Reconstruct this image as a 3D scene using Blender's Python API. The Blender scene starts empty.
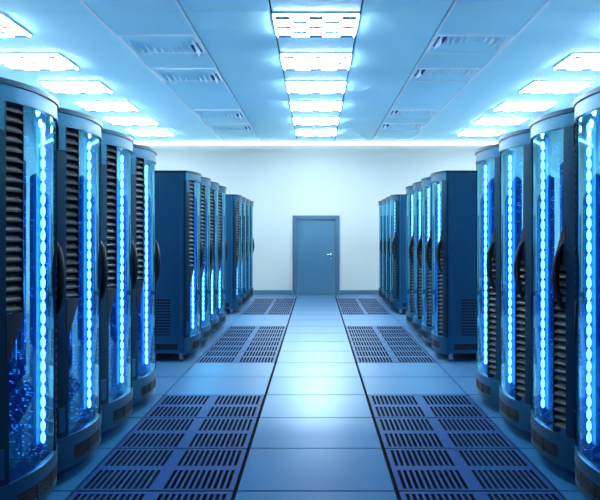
import bpy, bmesh, math, random
from mathutils import Vector, Matrix

random.seed(7)
scene = bpy.context.scene
COL = scene.collection
PI = math.pi

# ------------------------------------------------------------------ materials
def principled(name, color, rough=0.4, metal=0.0, spec=0.5, ior=1.5, noise=0.0, nscale=(4, 4, 4), bump=0.0, coat=0.0, tint=None):
    m = bpy.data.materials.new(name)
    m.use_nodes = True
    nt = m.node_tree
    b = nt.nodes['Principled BSDF']
    b.inputs['Base Color'].default_value = (*color, 1)
    b.inputs['Roughness'].default_value = rough
    b.inputs['Metallic'].default_value = metal
    b.inputs['Specular IOR Level'].default_value = spec
    b.inputs['IOR'].default_value = ior
    if tint:
        b.inputs['Specular Tint'].default_value = (*tint, 1)
    b.inputs['Coat Weight'].default_value = coat
    b.inputs['Coat Roughness'].default_value = 0.08
    if noise or bump:
        tc = nt.nodes.new('ShaderNodeTexCoord')
        mp = nt.nodes.new('ShaderNodeMapping')
        mp.inputs['Scale'].default_value = nscale
        nz = nt.nodes.new('ShaderNodeTexNoise')
        nz.inputs['Scale'].default_value = 1.0
        nz.inputs['Detail'].default_value = 4.0
        nt.links.new(tc.outputs['Object'], mp.inputs['Vector'])
        nt.links.new(mp.outputs['Vector'], nz.inputs['Vector'])
        if noise:
            mx = nt.nodes.new('ShaderNodeMix'); mx.data_type = 'RGBA'
            mx.inputs['A'].default_value = (*[c * (1 - noise) for c in color], 1)
            mx.inputs['B'].default_value = (*[min(1, c * (1 + noise)) for c in color], 1)
            nt.links.new(nz.outputs['Fac'], mx.inputs['Factor'])
            nt.links.new(mx.outputs['Result'], b.inputs['Base Color'])
        if bump:
            bp = nt.nodes.new('ShaderNodeBump')
            bp.inputs['Strength'].default_value = bump
            bp.inputs['Distance'].default_value = 0.01
            nt.links.new(nz.outputs['Fac'], bp.inputs['Height'])
            nt.links.new(bp.outputs['Normal'], b.inputs['Normal'])
    return m

def emitter(name, color, strength):
    m = bpy.data.materials.new(name)
    m.use_nodes = True
    nt = m.node_tree
    nt.nodes.clear()
    o = nt.nodes.new('ShaderNodeOutputMaterial')
    e = nt.nodes.new('ShaderNodeEmission')
    e.inputs['Color'].default_value = (*color, 1)
    e.inputs['Strength'].default_value = strength
    nt.links.new(e.outputs['Emission'], o.inputs['Surface'])
    return m

def polished(name, color, rough, ramp, noise, nscale):
    """laminate: coloured base under a clear polish that mirrors more the flatter it is looked along"""
    m = principled(name, color, 0.6, spec=0.03, noise=noise, nscale=nscale)
    nt = m.node_tree
    b = nt.nodes['Principled BSDF']; o = nt.nodes['Material Output']
    g = nt.nodes.new('ShaderNodeBsdfGlossy')
    g.inputs['Color'].default_value = (0.86, 0.97, 1.0, 1)
    g.inputs['Roughness'].default_value = rough
    lw = nt.nodes.new('ShaderNodeLayerWeight')
    cr = nt.nodes.new('ShaderNodeValToRGB')
    el = cr.color_ramp.elements
    el[0].position, el[0].color = ramp[0][0], (ramp[0][1],) * 3 + (1,)
    el[1].position, el[1].color = ramp[-1][0], (ramp[-1][1],) * 3 + (1,)
    for p, v in ramp[1:-1]:
        e = el.new(p); e.color = (v, v, v, 1)
    mx = nt.nodes.new('ShaderNodeMixShader')
    lw.inputs['Blend'].default_value = 0.5
    nt.links.new(lw.outputs['Facing'], cr.inputs['Fac'])
    nt.links.new(cr.outputs['Color'], mx.inputs['Fac'])
    nt.links.new(b.outputs['BSDF'], mx.inputs[1])
    nt.links.new(g.outputs['BSDF'], mx.inputs[2])
    nt.links.new(mx.outputs['Shader'], o.inputs['Surface'])
    return m

def glass_mat():
    m = bpy.data.materials.new('tinted_glass')
    m.use_nodes = True
    nt = m.node_tree
    nt.nodes.clear()
    o = nt.nodes.new('ShaderNodeOutputMaterial')
    tr = nt.nodes.new('ShaderNodeBsdfTransparent')
    tr.inputs['Color'].default_value = (0.50, 0.75, 1.0, 1)
    gl = nt.nodes.new('ShaderNodeBsdfGlossy')
    gl.inputs['Color'].default_value = (0.28, 0.82, 1.0, 1)
    gl.inputs['Roughness'].default_value = 0.03
    fr = nt.nodes.new('ShaderNodeFresnel')
    fr.inputs['IOR'].default_value = 1.75
    mx = nt.nodes.new('ShaderNodeMixShader')
    ge = nt.nodes.new('ShaderNodeNewGeometry')
    iv = nt.nodes.new('ShaderNodeMath'); iv.operation = 'SUBTRACT'; iv.inputs[0].default_value = 1.0
    nt.links.new(ge.outputs['Backfacing'], iv.inputs[1])
    mu = nt.nodes.new('ShaderNodeMath'); mu.operation = 'MULTIPLY'
    lf = nt.nodes.new('ShaderNodeMath'); lf.operation = 'MULTIPLY_ADD'
    lf.inputs[1].default_value = 0.80; lf.inputs[2].default_value = 0.20
    nt.links.new(fr.outputs['Fac'], lf.inputs[0])
    nt.links.new(lf.outputs[0], mu.inputs[0]); nt.links.new(iv.outputs[0], mu.inputs[1])
    nt.links.new(mu.outputs[0], mx.inputs['Fac'])
    nt.links.new(tr.outputs['BSDF'], mx.inputs[1])
    nt.links.new(gl.outputs['BSDF'], mx.inputs[2])
    nt.links.new(mx.outputs['Shader'], o.inputs['Surface'])
    return m

def circuit_mat():
    """dark blue equipment face with fine rows of tiny lit indicator lamps"""
    m = principled('equipment_face', (0.012, 0.075, 0.34), 0.4, 0.2)
    nt = m.node_tree
    b = nt.nodes['Principled BSDF']
    tc = nt.nodes.new('ShaderNodeTexCoord')
    mp = nt.nodes.new('ShaderNodeMapping')
    mp.inputs['Scale'].default_value = (75, 75, 85)
    nt.links.new(tc.outputs['Object'], mp.inputs['Vector'])
    fl = nt.nodes.new('ShaderNodeVectorMath'); fl.operation = 'FLOOR'
    nt.links.new(mp.outputs['Vector'], fl.inputs[0])
    wn = nt.nodes.new('ShaderNodeTexWhiteNoise'); wn.noise_dimensions = '3D'
    nt.links.new(fl.outputs['Vector'], wn.inputs['Vector'])
    fr = nt.nodes.new('ShaderNodeVectorMath'); fr.operation = 'FRACTION'
    nt.links.new(mp.outputs['Vector'], fr.inputs[0])
    sub = nt.nodes.new('ShaderNodeVectorMath'); sub.operation = 'SUBTRACT'
    sub.inputs[1].default_value = (0.5, 0.5, 0.5)
    nt.links.new(fr.outputs['Vector'], sub.inputs[0])
    ab = nt.nodes.new('ShaderNodeVectorMath'); ab.operation = 'ABSOLUTE'
    nt.links.new(sub.outputs['Vector'], ab.inputs[0])
    sp = nt.nodes.new('ShaderNodeSeparateXYZ')
    nt.links.new(ab.outputs['Vector'], sp.inputs[0])
    inz = nt.nodes.new('ShaderNodeMath'); inz.operation = 'LESS_THAN'; inz.inputs[1].default_value = 0.22
    nt.links.new(sp.outputs['Z'], inz.inputs[0])
    lit = nt.nodes.new('ShaderNodeMath'); lit.operation = 'GREATER_THAN'; lit.inputs[1].default_value = 0.87
    nt.links.new(wn.outputs['Value'], lit.inputs[0])
    mul = nt.nodes.new('ShaderNodeMath'); mul.operation = 'MULTIPLY'
    nt.links.new(inz.outputs[0], mul.inputs[0]); nt.links.new(lit.outputs[0], mul.inputs[1])
    pw = nt.nodes.new('ShaderNodeMath'); pw.operation = 'POWER'; pw.inputs[1].default_value = 9.0
    nt.links.new(wn.outputs['Value'], pw.inputs[0])
    m2 = nt.nodes.new('ShaderNodeMath'); m2.operation = 'MULTIPLY'
    nt.links.new(mul.outputs[0], m2.inputs[0]); nt.links.new(pw.outputs[0], m2.inputs[1])
    m3 = nt.nodes.new('ShaderNodeMath'); m3.operation = 'MULTIPLY'; m3.inputs[1].default_value = 1.6
    nt.links.new(m2.outputs[0], m3.inputs[0])
    b.inputs['Emission Color'].default_value = (0.06, 0.32, 1.0, 1)
    nt.links.new(m3.outputs[0], b.inputs['Emission Strength'])
    return m

M = {}
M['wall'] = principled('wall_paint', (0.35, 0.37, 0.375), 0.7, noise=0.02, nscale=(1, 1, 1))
M['side_wall'] = principled('side_wall_bounce', (0.88, 0.91, 0.94), 0.7, noise=0.02, nscale=(1, 1, 1))  # unseen walls, made paler than the end wall to bounce more light
M['ceiling'] = principled('ceiling_panel', (0.55, 0.93, 1.0), 0.6, noise=0.03, nscale=(1.2, 1.2, 1.2))
M['ceil_void'] = principled('ceiling_joint', (0.008, 0.03, 0.09), 0.9)
M['ceil_trim'] = principled('ceiling_trim', (0.90, 0.97, 1.0), 0.5)
M['floor'] = polished('floor_laminate', (0.012, 0.080, 0.20), 0.277, ((0.6, 0.003), (0.71, 0.006), (0.76, 0.03), (0.81, 0.22), (0.86, 0.38), (1.0, 0.46)), 0.10, (1.3, 1.3, 1.3))
M['grille_tile'] = polished('floor_grille_metal', (0.005, 0.036, 0.145), 0.285, ((0.6, 0.003), (0.71, 0.006), (0.76, 0.03), (0.81, 0.12), (0.88, 0.26), (1.0, 0.45)), 0.08, (2, 2, 2))
M['void'] = principled('underfloor_dark', (0.006, 0.009, 0.016), 0.95, spec=0.05)
M['baseboard'] = principled('baseboard_paint', (0.025, 0.09, 0.15), 0.5)
M['door'] = principled('door_paint', (0.022, 0.092, 0.165), 0.45, noise=0.08, nscale=(3, 3, 1.2))
M['door_frame'] = principled('door_frame_paint', (0.018, 0.07, 0.13), 0.45)
M['chrome'] = principled('chrome', (0.8, 0.88, 0.93), 0.15, metal=1.0)
M['shell'] = principled('cabinet_steel', (0.008, 0.070, 0.165), 0.28, metal=0.65, spec=0.6, noise=0.10, nscale=(3, 3, 1))
M['frame'] = principled('cabinet_door_steel', (0.017, 0.10, 0.185), 0.36, metal=0.9, spec=0.3, noise=0.12, nscale=(40, 40, 1))
M['post'] = principled('cabinet_shaded_steel', (0.006, 0.036, 0.07), 0.36, metal=0.9, spec=0.3, noise=0.12, nscale=(40, 40, 1))  # cabinet steel darkened, the posts' lack of light put into the colour
M['louver'] = principled('louver_steel', (0.008, 0.018, 0.030), 0.5, metal=0.2, spec=0.3)
M['dark'] = principled('black_plastic', (0.005, 0.009, 0.02), 0.4, spec=0.2)
M['recess'] = principled('vent_recess', (0.004, 0.009, 0.02), 0.8, spec=0.1)
M['inner'] = principled('inner_liner', (0.02, 0.11, 0.50), 0.45, metal=0.1)
M['glass'] = glass_mat()
M['equip'] = circuit_mat()
M['bead'] = emitter('led_bead', (0.34, 0.82, 1.0), 4.0)
M['channel'] = principled('led_channel', (0.05, 0.35, 0.9), 0.5)
M['rubber'] = principled('caster_rubber', (0.02, 0.025, 0.035), 0.6)
M['steel'] = principled('caster_steel', (0.25, 0.34, 0.42), 0.3, metal=0.9)
M['lamp'] = emitter('lamp_diffuser', (0.74, 0.94, 1.0), 30.0)
M['lamp_tray'] = principled('lamp_tray', (0.70, 0.86, 0.97), 0.5)
M['lamp_bar'] = principled('lamp_louver', (0.10, 0.30, 0.62), 0.4, metal=0.2)
M['louver_glow_tint'] = principled('louver_glow_tint', (0.80, 0.80, 0.84), 0.5)  # middle louvres coloured paler for the lamp glow spilling over them
M['cove'] = emitter('cove_diffuser', (0.85, 0.95, 1.0), 2.0)
M['vent_white'] = principled('vent_paint', (0.92, 0.98, 1.0), 0.4)
M['vent_plate'] = principled('vent_plate', (0.52, 0.93, 0.99), 0.6)
M['vent_dark'] = principled('vent_gap', (0.02, 0.07, 0.30), 0.7)

# ------------------------------------------------------------------ helpers
def box(bm, x0, x1, y0, y1, z0, z1):
    vs = [bm.verts.new((x, y, z)) for z in (z0, z1) for x, y in ((x0, y0), (x1, y0), (x1, y1), (x0, y1))]
    for f in ((3, 2, 1, 0), (4, 5, 6, 7), (0, 1, 5, 4), (1, 2, 6, 5), (2, 3, 7, 6), (3, 0, 4, 7)):
        bm.faces.new([vs[i] for i in f])

def obox(bm, c, sx, sy, sz, mat):
    """box of size sx,sy,sz about centre c, turned by the 3x3 matrix mat"""
    c = Vector(c)
    vs = [bm.verts.new(c + mat @ Vector((x * sx / 2, y * sy / 2, z * sz / 2))) for z in (-1, 1) for x, y in ((-1, -1), (1, -1), (1, 1), (-1, 1))]
    for f in ((3, 2, 1, 0), (4, 5, 6, 7), (0, 1, 5, 4), (1, 2, 6, 5), (2, 3, 7, 6), (3, 0, 4, 7)):
        bm.faces.new([vs[i] for i in f])

def tube(bm, pts, r, n=10):
    pts = [Vector(p) for p in pts]
    rings = []
    for i, p in enumerate(pts):
        t = (pts[min(i + 1, len(pts) - 1)] - pts[max(i - 1, 0)]).normalized()
        a = t.cross(Vector((0, 1, 0)))
        if a.length < 0.1:
            a = t.cross(Vector((1, 0, 0)))
        a.normalize(); b = t.cross(a)
        rad = r[i] if isinstance(r, (list, tuple)) else r
        rings.append([bm.verts.new(p + rad * (math.cos(2 * PI * k / n) * a + math.sin(2 * PI * k / n) * b)) for k in range(n)])
    for r0, r1 in zip(rings, rings[1:]):
        for k in range(n):
            bm.faces.new((r0[k], r0[(k + 1) % n], r1[(k + 1) % n], r1[k]))
    bm.faces.new(rings[0][::-1]); bm.faces.new(rings[-1])

def link(name, bm, mat, parent=None, smooth=False, bevel=0.0):
    bmesh.ops.recalc_face_normals(bm, faces=bm.faces)
    me = bpy.data.meshes.new(name)
    bm.to_mesh(me); bm.free()
    me.materials.append(mat)
    o = bpy.data.objects.new(name, me)
    COL.objects.link(o)
    if smooth:
        for p in me.polygons:
            p.use_smooth = True
        try:
            me.set_sharp_from_angle(angle=math.radians(35))
        except Exception:
            pass
    if bevel:
        md = o.modifiers.new('bevel', 'BEVEL'); md.width = bevel; md.segments = 2; md.limit_method = 'ANGLE'
    if parent:
        o.parent = parent
    return o

def empty(name, loc=(0, 0, 0), rz=0.0):
    o = bpy.data.objects.new(name, None)
    o.empty_display_size = 0.2
    COL.objects.link(o)
    o.location = loc; o.rotation_euler = (0, 0, rz)
    return o

def tag(o, label, cat, group=None):
    o['label'] = label; o['category'] = cat
    if group:
        o['group'] = group
    return o

def struct(o):
    o['kind'] = 'structure'
    return o

def copy_tree(o, kids, parent=None):
    c = o.copy(); COL.objects.link(c)
    c.parent = parent
    for ch in kids.get(o, []):
        copy_tree(ch, kids, c)
    return c

def kids_of(root):
    k = {}
    def walk(o):
        ch = [c for c in bpy.data.objects if c.parent == o]
        k[o] = ch
        for c in ch:
            walk(c)
    walk(root)
    return k

ORD = ['nearest', 'second', 'third', 'farthest']

# ------------------------------------------------------------------ the room (camera looks along +Y)
EYE, CEIL, BACK, REAR, SIDE = 1.587, 4.07, 21.4, -4.0, 6.5

def aisle_perforated(iy):
    return 4 <= iy < 8 or 10 <= iy < 14 or 16 <= iy < 20

bm = bmesh.new()
xs = [-6.5, -5.5, -4.5, -3.5, -2.5, -1.5, -0.5, 0.5, 1.5, 2.5, 3.5, 4.5, 5.5, 6.5]
for iy in range(-4, 22):
    y0, y1 = iy, min(iy + 1, BACK)
    for a, b in zip(xs, xs[1:]):
        if aisle_perforated(iy) and (a, b) in ((-1.5, -0.5), (0.5, 1.5)):
            continue
        ga = 0.014 if abs(abs(a) - 0.5) < 0.01 else 0.006
        gb = 0.014 if abs(abs(b) - 0.5) < 0.01 else 0.006
        box(bm, a + ga, b - gb, y0 + 0.010, y1 - 0.010, -0.012, 0.0)
struct(link('floor', bm, M['floor']))
bm = bmesh.new()
box(bm, -SIDE, SIDE, REAR, BACK, -0.12, -0.07)
struct(link('floor_base', bm, M['void']))

# ceiling: long boards with open joints, a dark void above
bm = bmesh.new()
cx = [-6.5, -2.47, -1.47, -0.5, 0.5, 1.47, 2.47, 6.5]
for a, b in zip(cx, cx[1:]):
    mid = abs(a + b) < 0.1
    ys = list(range(-3, 22, 2)) if mid else [-3, 9]
    if mid:
        ys = sorted(set(list(range(-3, 22))))
    ys = [REAR] + ys + [BACK]
    g = lambda v: 0.010 if abs(v) < 2 else 0.002
    for y0, y1 in zip(ys, ys[1:]):
        box(bm, a + g(a), b - g(b), y0 + 0.003, y1 - 0.003, CEIL, CEIL + 0.03)
struct(link('ceiling', bm, M['ceiling']))
bm = bmesh.new()
box(bm, -SIDE, SIDE, REAR, BACK, CEIL + 0.05, CEIL + 0.1)
struct(link('ceiling_void', bm, M['ceil_void']))
n = 0
for sx in (-1, 1):
    n += 1
    bm = bmesh.new(); box(bm, sx * 2.49 - 0.018, sx * 2.49 + 0.018, REAR, BACK, CEIL - 0.012, CEIL - 0.0005)
    struct(link('trim_%d' % n, bm, M['ceil_trim']))
    bm = bmesh.new(); box(bm, sx * 1.492 - 0.009, sx * 1.492 + 0.009, REAR, BACK, CEIL - 0.008, CEIL - 0.0005)
    struct(link('trim_%d' % (n + 2), bm, M['ceil_trim']))

for nm, a in (('wall_left', (-SIDE - 0.1, -SIDE, REAR, BACK)), ('wall_right', (SIDE, SIDE + 0.1, REAR, BACK)),
              ('wall_back', (-SIDE, SIDE, BACK, BACK + 0.1)), ('wall_front', (-SIDE, SIDE, REAR - 0.1, REAR))):
    bm = bmesh.new(); box(bm, *a, -0.12, CEIL + 0.1)
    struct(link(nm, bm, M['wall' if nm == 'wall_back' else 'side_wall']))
for sx, nm in ((-1, 'baseboard_left'), (1, 'baseboard_right')):
    bm = bmesh.new()
    a, b = sorted((sx * 0.63, sx * SIDE))
    box(bm, a, b, BACK - 0.025, BACK - 0.001, 0, 0.10)
    box(bm, a, b, BACK - 0.018, BACK - 0.001, 0.10, 0.115)
    struct(link(nm, bm, M['baseboard']))

# door in the end wall
d = empty('door_1', (0, BACK, 0)); struct(d)
bm = bmesh.new()
box(bm, -0.62, -0.515, -0.05, -0.001, 0, 2.09)
box(bm, 0.515, 0.62, -0.05, -0.001, 0, 2.09)
box(bm, -0.515, 0.515, -0.05, -0.001, 1.995, 2.09)
for sx in (-1, 1):
    a, b = sorted((sx * 0.515, sx * 0.485)); box(bm, a, b, -0.036, -0.001, 0, 1.995)
box(bm, -0.485, 0.485, -0.036, -0.001, 1.965, 1.995)
struct(link('door_frame', bm, M['door_frame'], d, bevel=0.004))
bm = bmesh.new(); box(bm, -0.48, 0.48, -0.024, -0.002, 0.008, 1.96)
leaf = struct(link('door_leaf', bm, M['door'], d, bevel=0.003))
bm = bmesh.new()
tube(bm, [(0.40, -0.025, 1.06), (0.40, -0.075, 1.06)], 0.014)
tube(bm, [(0.41, -0.07, 1.06), (0.36, -0.075, 1.06), (0.29, -0.072, 1.058)], [0.013, 0.012, 0.010])
tube(bm, [(0.40, -0.024, 1.06), (0.40, -0.030, 1.06)], 0.032, 16)
tube(bm, [(0.40, -0.024, 0.96), (0.40, -0.034, 0.96)], 0.020, 14)
struct(link('door_handle', bm, M['chrome'], leaf, smooth=True))

# light cove along the top of the end wall
cv = tag(empty('cove_light', (0, BACK, CEIL)), 'long white light strip glowing along the top of the end wall', 'light')
bm = bmesh.new(); box(bm, -SIDE + 0.02, SIDE - 0.02, -0.07, -0.002, -0.035, -0.002)
link('housing', bm, M['ceil_trim'], cv)
bm = bmesh.new(); box(bm, -SIDE + 0.04, SIDE - 0.04, -0.075, -0.002, -0.105, -0.036)
link('diffuser', bm, M['cove'], cv)

# ------------------------------------------------------------------ slotted floor tiles
def grille_mesh():
    bm = bmesh.new()
    N, w = 11, 0.0225
    arrays = [(-0.455, -0.045), (0.045, 0.455)]
    cuts = [-0.488]
    slots = []
    for a, b in arrays:
        p = (b - a - w) / (N - 1)
        for k in range(N):
            s0 = a + k * p
            slots.append((s0, s0 + w)); cuts += [s0, s0 + w]
    cuts.append(0.488)
    rows = [(-0.455, -0.06), (0.045, 0.44)]
    yc = [-0.490, -0.455, -0.06, 0.045, 0.44, 0.490]
    V = {}
    def v(x, y, z):
        k = (round(x, 5), round(y, 5), z)
        if k not in V:
            V[k] = bm.verts.new(k)
        return V[k]
    def is_slot(i, j):
        return i % 2 == 1 and j in (1, 3)
    nx, ny = len(cuts) - 1, len(yc) - 1
    Z = -0.009
    walls = []
    for i in range(nx):
        for j in range(ny):
            if is_slot(i, j):
                continue
            for z in (0.0, Z):
                bm.faces.new((v(cuts[i], yc[j], z), v(cuts[i + 1], yc[j], z), v(cuts[i + 1], yc[j + 1], z), v(cuts[i], yc[j + 1], z)))
            for di, dj, e in ((-1, 0, (0, 0, 0, 1)), (1, 0, (1, 0, 1, 1)), (0, -1, (0, 0, 1, 0)), (0, 1, (0, 1, 1, 1))):
                a, b = i + di, j + dj
                if a < 0 or b < 0 or a >= nx or b >= ny or is_slot(a, b):
                    p0 = (cuts[i + e[0]], yc[j + e[1]]); p1 = (cuts[i + e[2]], yc[j + e[3]])
                    bm.faces.new((v(*p0, 0.0), v(*p1, 0.0), v(*p1, Z), v(*p0, Z))).material_index = 1
    return bm

proto = link('slotted_floor_tile', grille_mesh(), M['grille_tile'])
proto.data.materials.append(M['void'])
first = True
for gi, (ys, gname) in enumerate(((range(4, 8), 'front'), (range(10, 14), 'middle'), (range(16, 20), 'back'))):
    for sx, side in ((-1, 'left'), (1, 'right')):
        for k, iy in enumerate(ys):
            o = proto if first else proto.copy()
            if not first:
                COL.objects.link(o)
            first = False
            o.location = (sx * 1.0, iy + 0.5, 0)
            o['kind'] = 'thing'
            tag(o, 'blue-grey slotted floor tile beside the %s %s cabinet row, %s of its four' % (side, gname, ORD[k]),
                'floor vent', 'slotted floor tiles along the aisle')

# ------------------------------------------------------------------ ceiling lights
def make_light():
    r = empty('ceiling_light')
    bm = bmesh.new()
    H = 0.492
    box(bm, -H, H, -H, H, -0.012, -0.001)
    for a in ((-H, -H + 0.014, -H, H), (H - 0.014, H, -H, H), (-H + 0.014, H - 0.014, -H, -H + 0.014), (-H + 0.014, H - 0.014, H - 0.014, H)):
        box(bm, *a, -0.026, -0.012)
    link('frame', bm, M['lamp_tray'], r)
    bm = bmesh.new()
    box(bm, -H + 0.02, H - 0.02, -H + 0.02, H - 0.02, -0.043, -0.014)
    link('diffuser', bm, M['lamp'], r)
    c = (2 * H - 0.04) / 5
    for k in range(5):
        x0 = -H + 0.02 + k * c
        for t in ((0.0, 0.5, 1.0) if k % 2 == 0 else (0.26, 0.74)):
            edge = t in (0.0, 1.0)
            hw = 0.062
            y = max(-H + 0.02 + hw, min(H - 0.02 - hw, -H + t * 2 * H))
            bm = bmesh.new()
            box(bm, x0 + 0.012, x0 + c - 0.012, y - hw, y + hw, -0.053, -0.045)
            link('louver_bar' if edge else 'louver_blade', bm, M['lamp_bar' if edge else 'louver_glow_tint'], r)
    return r

light0 = make_light(); lk = kids_of(light0)
first = True
for X, line in ((-4.0, 'left line'), (0.0, 'centre line'), (4.0, 'right line')):
    for k, y in enumerate((9, 11, 13, 15, 17, 19)):
        o = light0 if first else copy_tree(light0, lk)
        first = False
        o.location = (X, y + 0.5, CEIL)
        word = ['nearest', 'second nearest', 'third nearest', 'third farthest', 'second farthest', 'farthest'][k]
        tag(o, 'square white ceiling light panel in the %s, %s of six' % (line, word), 'ceiling light', 'square ceiling lights')
for X, line in ((-4.0, 'left'), (0.0, 'centre'), (4.0, 'right')):  # panels out of view, added for the light they give the room
    for y, w in ((5, 'above the nearest cabinets'),):
        o = copy_tree(light0, lk)
        o.location = (X, y + 0.5, CEIL)
        tag(o, 'unseen square white ceiling light panel added to the %s line for its light, %s' % (line, w), 'ceiling light', 'square ceiling lights')

# ------------------------------------------------------------------ ceiling vents
def make_vent():
    """local +X points to the aisle"""
    r = empty('ceiling_vent')
    bm = bmesh.new()
    H = 0.482
    box(bm, -H, H, -H, H, -0.006, -0.001)
    for a in ((-H, -H + 0.02, -H, H), (H - 0.02, H, -H, H), (-H, H, -H, -H + 0.02), (-H, H, H - 0.02, H)):
        box(bm, *a, -0.022, -0.001)
    link('frame', bm, M['vent_white'], r)
    bm = bmesh.new()
    box(bm, -H + 0.021, H - 0.021, -H + 0.021, H - 0.021, -0.0095, -0.0062)
    link('face_plate', bm, M['vent_plate'], r)
    for k in range(2):
        bm = bmesh.new()
        x, w = 0.462 - 0.085 * k, 0.024
        if k == 0:
            w = 0.018
        box(bm, x - w - 0.012, x + w - 0.012, -0.10 + 0.14 * k, 0.44, -0.0115, -0.0097)
        link('slot', bm, M['vent_dark'], r)
    for s in (-1, 1):
        for k in range(5):
            x = s * (0.412 - 0.085 * k)
            L = 0.74 - 0.12 * k
            hgt = 0.095 - 0.014 * k
            y1 = 0.42; y0 = y1 - L
            bm = bmesh.new()
            vs = [bm.verts.new((x + q, y, z)) for q in (-0.002, 0.002) for y, z in ((y0, -0.0118), (y1, -0.0118), (y1 - 0.05, -hgt), (y1 - 0.10, -hgt))]
            bm.faces.new(vs[:4]); bm.faces.new(vs[4:][::-1])
            for i in range(4):
                bm.faces.new((vs[i], vs[(i + 1) % 4], vs[4 + (i + 1) % 4], vs[4 + i]))
            link('deflector', bm, M['vent_white'], r)
    return r

vent0 = make_vent(); vk = kids_of(vent0)
first = True
for sx, side in ((-1, 'left'), (1, 'right')):
    for k, y in enumerate((10, 12, 16, 18)):
        o = vent0 if first else copy_tree(vent0, vk)
        first = False
        o.location = (sx * 1.985, y + 0.51, CEIL)
        o.rotation_euler = (0, 0, 0 if sx < 0 else PI)
        tag(o, 'pale blue square air vent in the ceiling on the %s, %s of four' % (side, ORD[k]), 'ceiling vent', 'square ceiling air vents')

# ------------------------------------------------------------------ server cabinet: front +X, viewer's right +Y
W, S, P = 0.49, 0.10, 2.2            # half width, bulge of the front, curve power
ZB, ZG0, ZG1, ZT, DEPTH = 0.095, 0.30, 2.27, 2.385, 1.05
def fx(y):
    return S * (1 - min(1, abs(y) / W) ** P)
def smooth(a, b, x):
    t = max(0, min(1, (x - a) / (b - a)))
    return t * t * (3 - 2 * t)
def gl(z):
    return -0.385 + 0.125 * smooth(0.88, 1.24, z)
def gr(z):
    return -gl(2.57 - z)

def sheet(bm, ylo, yhi, z0, z1, out, inn, ny=10, nz=1):
    """curved slab between ylo(z) and yhi(z), from offset inn to offset out of the front curve"""
    f = lambda q, z: q(z) if callable(q) else q
    grid = [[], []]
    for j in range(nz + 1):
        z = z0 + (z1 - z0) * j / nz
        a, b = f(ylo, z), f(yhi, z)
        for L, off in ((0, out), (1, inn)):
            grid[L].append([bm.verts.new((fx(a + (b - a) * i / ny) + off, a + (b - a) * i / ny, z)) for i in range(ny + 1)])
    for L in (0, 1):
        for j in range(nz):
            for i in range(ny):
                q = (grid[L][j][i], grid[L][j][i + 1], grid[L][j + 1][i + 1], grid[L][j + 1][i])
                bm.faces.new(q if L == 0 else q[::-1])
    for i in range(ny):
        for j in (0, nz):
            bm.faces.new((grid[0][j][i], grid[0][j][i + 1], grid[1][j][i + 1], grid[1][j][i]))
    for j in range(nz):
        for i in (0, ny):
            bm.faces.new((grid[0][j][i], grid[0][j + 1][i], grid[1][j + 1][i], grid[1][j][i]))

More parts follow.
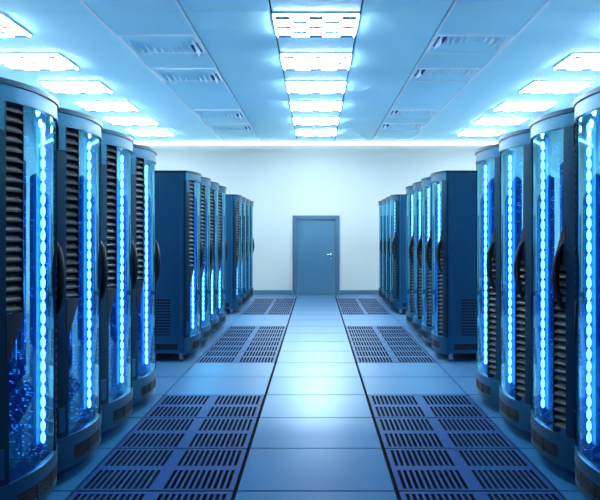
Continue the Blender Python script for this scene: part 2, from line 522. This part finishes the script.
def make_cabinet():
    r = empty('server_cabinet')
    # steel carcass: floor pan, roof, back
    bm = bmesh.new()
    box(bm, -DEPTH, -0.02, -W + 0.02, W - 0.02, ZB + 0.01, ZB + 0.09)
    box(bm, -DEPTH, -DEPTH + 0.02, -W + 0.02, W - 0.02, ZB + 0.09, ZT - 0.03)
    for sy in (-1, 1):
        a, b = sorted((sy * W, sy * (W - 0.018)))
        box(bm, -0.055, -0.021, a, b, ZB + 0.005, ZT - 0.005)
        box(bm, -DEPTH, -DEPTH + 0.04, a, b, ZB + 0.005, ZT - 0.005)
    link('carcass', bm, M['shell'], r)
    # roof with the curved front edge
    bm = bmesh.new()
    ys = [-W + 2 * W * i / 24 for i in range(25)]
    top, bot = [], []
    for L, z in ((top, ZT), (bot, ZT - 0.028)):
        L += [bm.verts.new((fx(y) + 0.014, y, z)) for y in ys] + [bm.verts.new((-DEPTH, W, z)), bm.verts.new((-DEPTH, -W, z))]
    bm.faces.new(top); bm.faces.new(bot[::-1])
    k = len(top)
    for i in range(k):
        bm.faces.new((top[i], top[(i + 1) % k], bot[(i + 1) % k], bot[i]))
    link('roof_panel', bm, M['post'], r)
    # side panels
    for sy in (-1, 1):
        bm = bmesh.new()
        a, b = sorted((sy * W, sy * (W - 0.014)))
        box(bm, -DEPTH + 0.045, -0.06, a, b, ZB + 0.01, ZT - 0.032)
        sp = link('side_panel', bm, M['shell'], r, bevel=0.003)
        bm = bmesh.new()
        for k in range(13):
            z = 0.33 + k * 0.036
            for x0, x1 in ((-0.78, -0.50), (-0.47, -0.19)):
                a, b = sorted((sy * (W + 0.0005), sy * (W + 0.003)))
                box(bm, x0, x1, a, b, z, z + 0.016)
        for x0, x1 in ((-0.80, -0.50), (-0.46, -0.10)):
            a, b = sorted((sy * (W + 0.0005), sy * (W + 0.003)))
            box(bm, x0, x1, a, b, 0.15, 0.225)
        link('side_vent', bm, M['recess'], sp)
    # inner liner with small indicator lamps
    bm = bmesh.new()
    for sy in (-1, 1):
        a, b = sorted((sy * (W - 0.020), sy * (W - 0.026)))
        box(bm, -0.75, -0.02, a, b, ZB + 0.1, ZG1)
    link('inner_liner', bm, M['equip'], r)
    # equipment stack
    z = ZG0 + 0.02
    for k in range(10):
        h = 0.175 if k % 3 else 0.21
        bm = bmesh.new()
        box(bm, -0.85, -0.26, -0.41, 0.41, z, z + h - 0.012)
        for q in range(9):
            y = -0.38 + q * 0.085
            box(bm, -0.26, -0.245, y, y + 0.07, z + 0.02, z + h - 0.035)
        link('server_unit', bm, M['equip'], r)
        z += h + 0.007
    # light strips just inside the door
    for sy in (-1, 1):
        bm = bmesh.new()
        y = sy * 0.37
        box(bm, -0.082, -0.066, y - 0.042, y + 0.042, ZG0 + 0.01, ZG1 + 0.03)
        st = link('light_strip', bm, M['channel'], r)
        bm = bmesh.new()
        zz = ZG0 + 0.05
        pts, rr = [], []
        while zz < ZG1 + 0.02:
            for t, q in ((-1, 0.004), (-0.8, 0.010), (-0.4, 0.0145), (0.4, 0.0145), (0.8, 0.010), (1, 0.004)):
                pts.append((-0.038, y, zz + t * 0.033)); rr.append(q)
            zz += 0.0725
        tube(bm, pts, rr, 8)
        link('light_strand', bm, M['bead'], st, smooth=True)
    # curved door
    bm = bmesh.new()
    o_, i_ = 0.0, -0.025
    sheet(bm, -W, -0.405, ZG0, ZG1, o_, i_, 5)                 # left post
    sheet(bm, 0.405, W, ZG0, ZG1, o_, i_, 5)                   # right post
    sheet(bm, -0.2695, gl, 1.17, ZG1, o_, -0.05, 1)
    sheet(bm, gr, 0.2695, ZG0, 1.395, o_, -0.05, 1)
    sheet(bm, -0.405, gl, ZG0, 0.92, o_, i_, 2)
    sheet(bm, gr, 0.405, 1.65, ZG1, o_, i_, 2)
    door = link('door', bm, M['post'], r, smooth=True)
    bm = bmesh.new(); sheet(bm, -W, W, ZG1 + 0.001, ZT - 0.029, 0.004, -0.025, 26)
    sheet(bm, -W, W, ZG1 + 0.004, ZG1 + 0.012, 0.007, 0.004, 26)
    link('top_fascia', bm, M['frame'], r, smooth=True)
    bm = bmesh.new(); sheet(bm, gl, gr, ZG0 + 0.004, ZG1 - 0.002, -0.006, -0.014, 24, 40)
    link('glass_pane', bm, M['glass'], door, smooth=True)
    # dark swelling plates where the glass narrows
    bm = bmesh.new()
    sheet(bm, -0.404, gl, 0.921, 1.175, 0.002, -0.03, 4, 10)
    link('latch_plate', bm, M['dark'], door, smooth=True)
    bm = bmesh.new()
    sheet(bm, gr, 0.404, 1.395, 1.649, 0.002, -0.03, 4, 10)
    link('latch_plate', bm, M['dark'], door, smooth=True)
    # louvres
    for sy in (-1, 1):
        bm = bmesh.new()
        z0, z1 = (1.176, ZG1 - 0.004) if sy < 0 else (ZG0 + 0.03, 1.394)
        ya, yb = (-0.404, -0.27) if sy < 0 else (0.27, 0.404)
        n = 21
        p = (z1 - z0) / n
        for k in range(n):
            zc = z0 + (k + 0.5) * p
            # sloping blade: outer edge low, inner edge high
            ny = 3
            prof = [(-0.003, -0.016), (-0.003, -0.006), (-0.03, 0.020), (-0.03, 0.010)]
            rings = []
            for i in range(ny + 1):
                y = ya + (yb - ya) * i / ny
                rings.append([bm.verts.new((fx(y) + dx, y, zc + dz)) for dx, dz in prof])
            for r0, r1 in zip(rings, rings[1:]):
                for q in range(4):
                    bm.faces.new((r0[q], r0[(q + 1) % 4], r1[(q + 1) % 4], r1[q]))
            bm.faces.new(rings[0]); bm.faces.new(rings[-1][::-1])
        lv = link('vent_louver', bm, M['louver'], door)
        bm = bmesh.new(); sheet(bm, ya, yb, z0, z1, -0.034, -0.04, 3)
        link('vent_backing', bm, M['recess'], lv)
    # lower fascia with its grille
    bm = bmesh.new()
    g0, g1 = 0.135, 0.225
    sheet(bm, -W, W, g1, ZG0, 0.004, -0.03, 26)
    sheet(bm, -W, -0.33, g0, g1, 0.004, -0.03, 5)
    sheet(bm, 0.33, W, g0, g1, 0.004, -0.03, 5)
    sheet(bm, -W, W, 0.10, g0, 0.0, -0.03, 26)
    sheet(bm, -W + 0.02, W - 0.02, ZB - 0.01, 0.10, -0.018, -0.05, 26)
    lf = link('lower_fascia', bm, M['frame'], r, smooth=True)
    bm = bmesh.new()
    for k in range(5):
        z = g0 + 0.008 + k * 0.018
        sheet(bm, -0.33, 0.33, z, z + 0.008, 0.002, -0.016, 12)
    for y in (-0.11, 0.11):
        sheet(bm, y - 0.006, y + 0.006, g0, g1, 0.003, -0.016, 1)
    link('lower_grille', bm, M['louver'], lf)
    bm = bmesh.new(); sheet(bm, -0.33, 0.33, g0, g1, -0.022, -0.026, 12)
    link('grille_backing', bm, M['recess'], lf)
    # handle
    bm = bmesh.new()
    pts, rr = [], []
    for k in range(15):
        t = k / 14
        z = 1.11 + 0.42 * t
        pts.append((fx(0.37) - 0.01 + 0.045 * math.sin(PI * t) ** 0.55, 0.375 - 0.03 * math.sin(PI * t), z))
        rr.append(0.016 + 0.010 * math.sin(PI * t))
    tube(bm, pts, rr, 10)
    link('handle', bm, M['dark'], door, smooth=True)
    # hinges on the left post
    for z in (0.34, 2.12):
        bm = bmesh.new(); sheet(bm, -W + 0.004, -0.43, z, z + 0.15, 0.010, 0.001, 3)
        link('hinge', bm, M['frame'], door)
    # casters
    for cxx in (-0.06, -DEPTH + 0.12):
        for sy in (-1, 1):
            y = sy * 0.43
            bm = bmesh.new()
            box(bm, cxx - 0.035, cxx + 0.035, y - 0.03, y + 0.03, ZB - 0.008, ZB + 0.005)
            for q in (-1, 1):
                box(bm, cxx - 0.022, cxx + 0.022, y + q * 0.022 - 0.003, y + q * 0.022 + 0.003, 0.03, ZB - 0.008)
            cs = link('caster', bm, M['steel'], r)
            bm = bmesh.new(); tube(bm, [(cxx, y - 0.017, 0.036), (cxx, y + 0.017, 0.036)], 0.036, 16)
            link('wheel', bm, M['rubber'], cs, smooth=True)
    return r

X0 = 1.624
cab0 = make_cabinet(); ck = kids_of(cab0)
first = True
for g0, gname in ((4, 'front'), (10, 'middle'), (16, 'back')):
    for sx, side in ((-1, 'left'), (1, 'right')):
        for k in range(4):
            o = cab0 if first else copy_tree(cab0, ck)
            first = False
            o.location = (sx * X0, g0 + 0.05 + k + 0.5, 0)
            o.rotation_euler = (0, 0, 0 if sx < 0 else PI)
            tag(o, 'tall dark blue glass-fronted server cabinet in the %s %s row, %s of its four' % (side, gname, ORD[k]),
                'server cabinet', 'glass-fronted server cabinets')

# ------------------------------------------------------------------ world, camera, view
w = bpy.data.worlds.new('world'); scene.world = w
w.use_nodes = True
w.node_tree.nodes['Background'].inputs['Color'].default_value = (0.05, 0.15, 0.35, 1)
w.node_tree.nodes['Background'].inputs['Strength'].default_value = 0.2

cam = bpy.data.cameras.new('camera')
co = bpy.data.objects.new('camera', cam); COL.objects.link(co)
co.location = (0, 0, EYE); co.rotation_euler = (PI / 2, 0, 0)
cam.sensor_width = 36; cam.lens = 36 * 808 / 600
cam.shift_x = -16 / 600; cam.shift_y = (234.5 - 250) / 600
cam.clip_start = 0.05
scene.camera = co

scene.view_settings.view_transform = 'Standard'
scene.view_settings.look = 'None'
scene.view_settings.gamma = 1.0
scene.view_settings.use_curve_mapping = False
scene.view_settings.exposure = 1.28
scene.cycles.use_denoising = True
scene.cycles.denoising_prefilter = 'ACCURATE'
scene.cycles.max_bounces = 10
scene.cycles.diffuse_bounces = 5
scene.cycles.transparent_max_bounces = 24
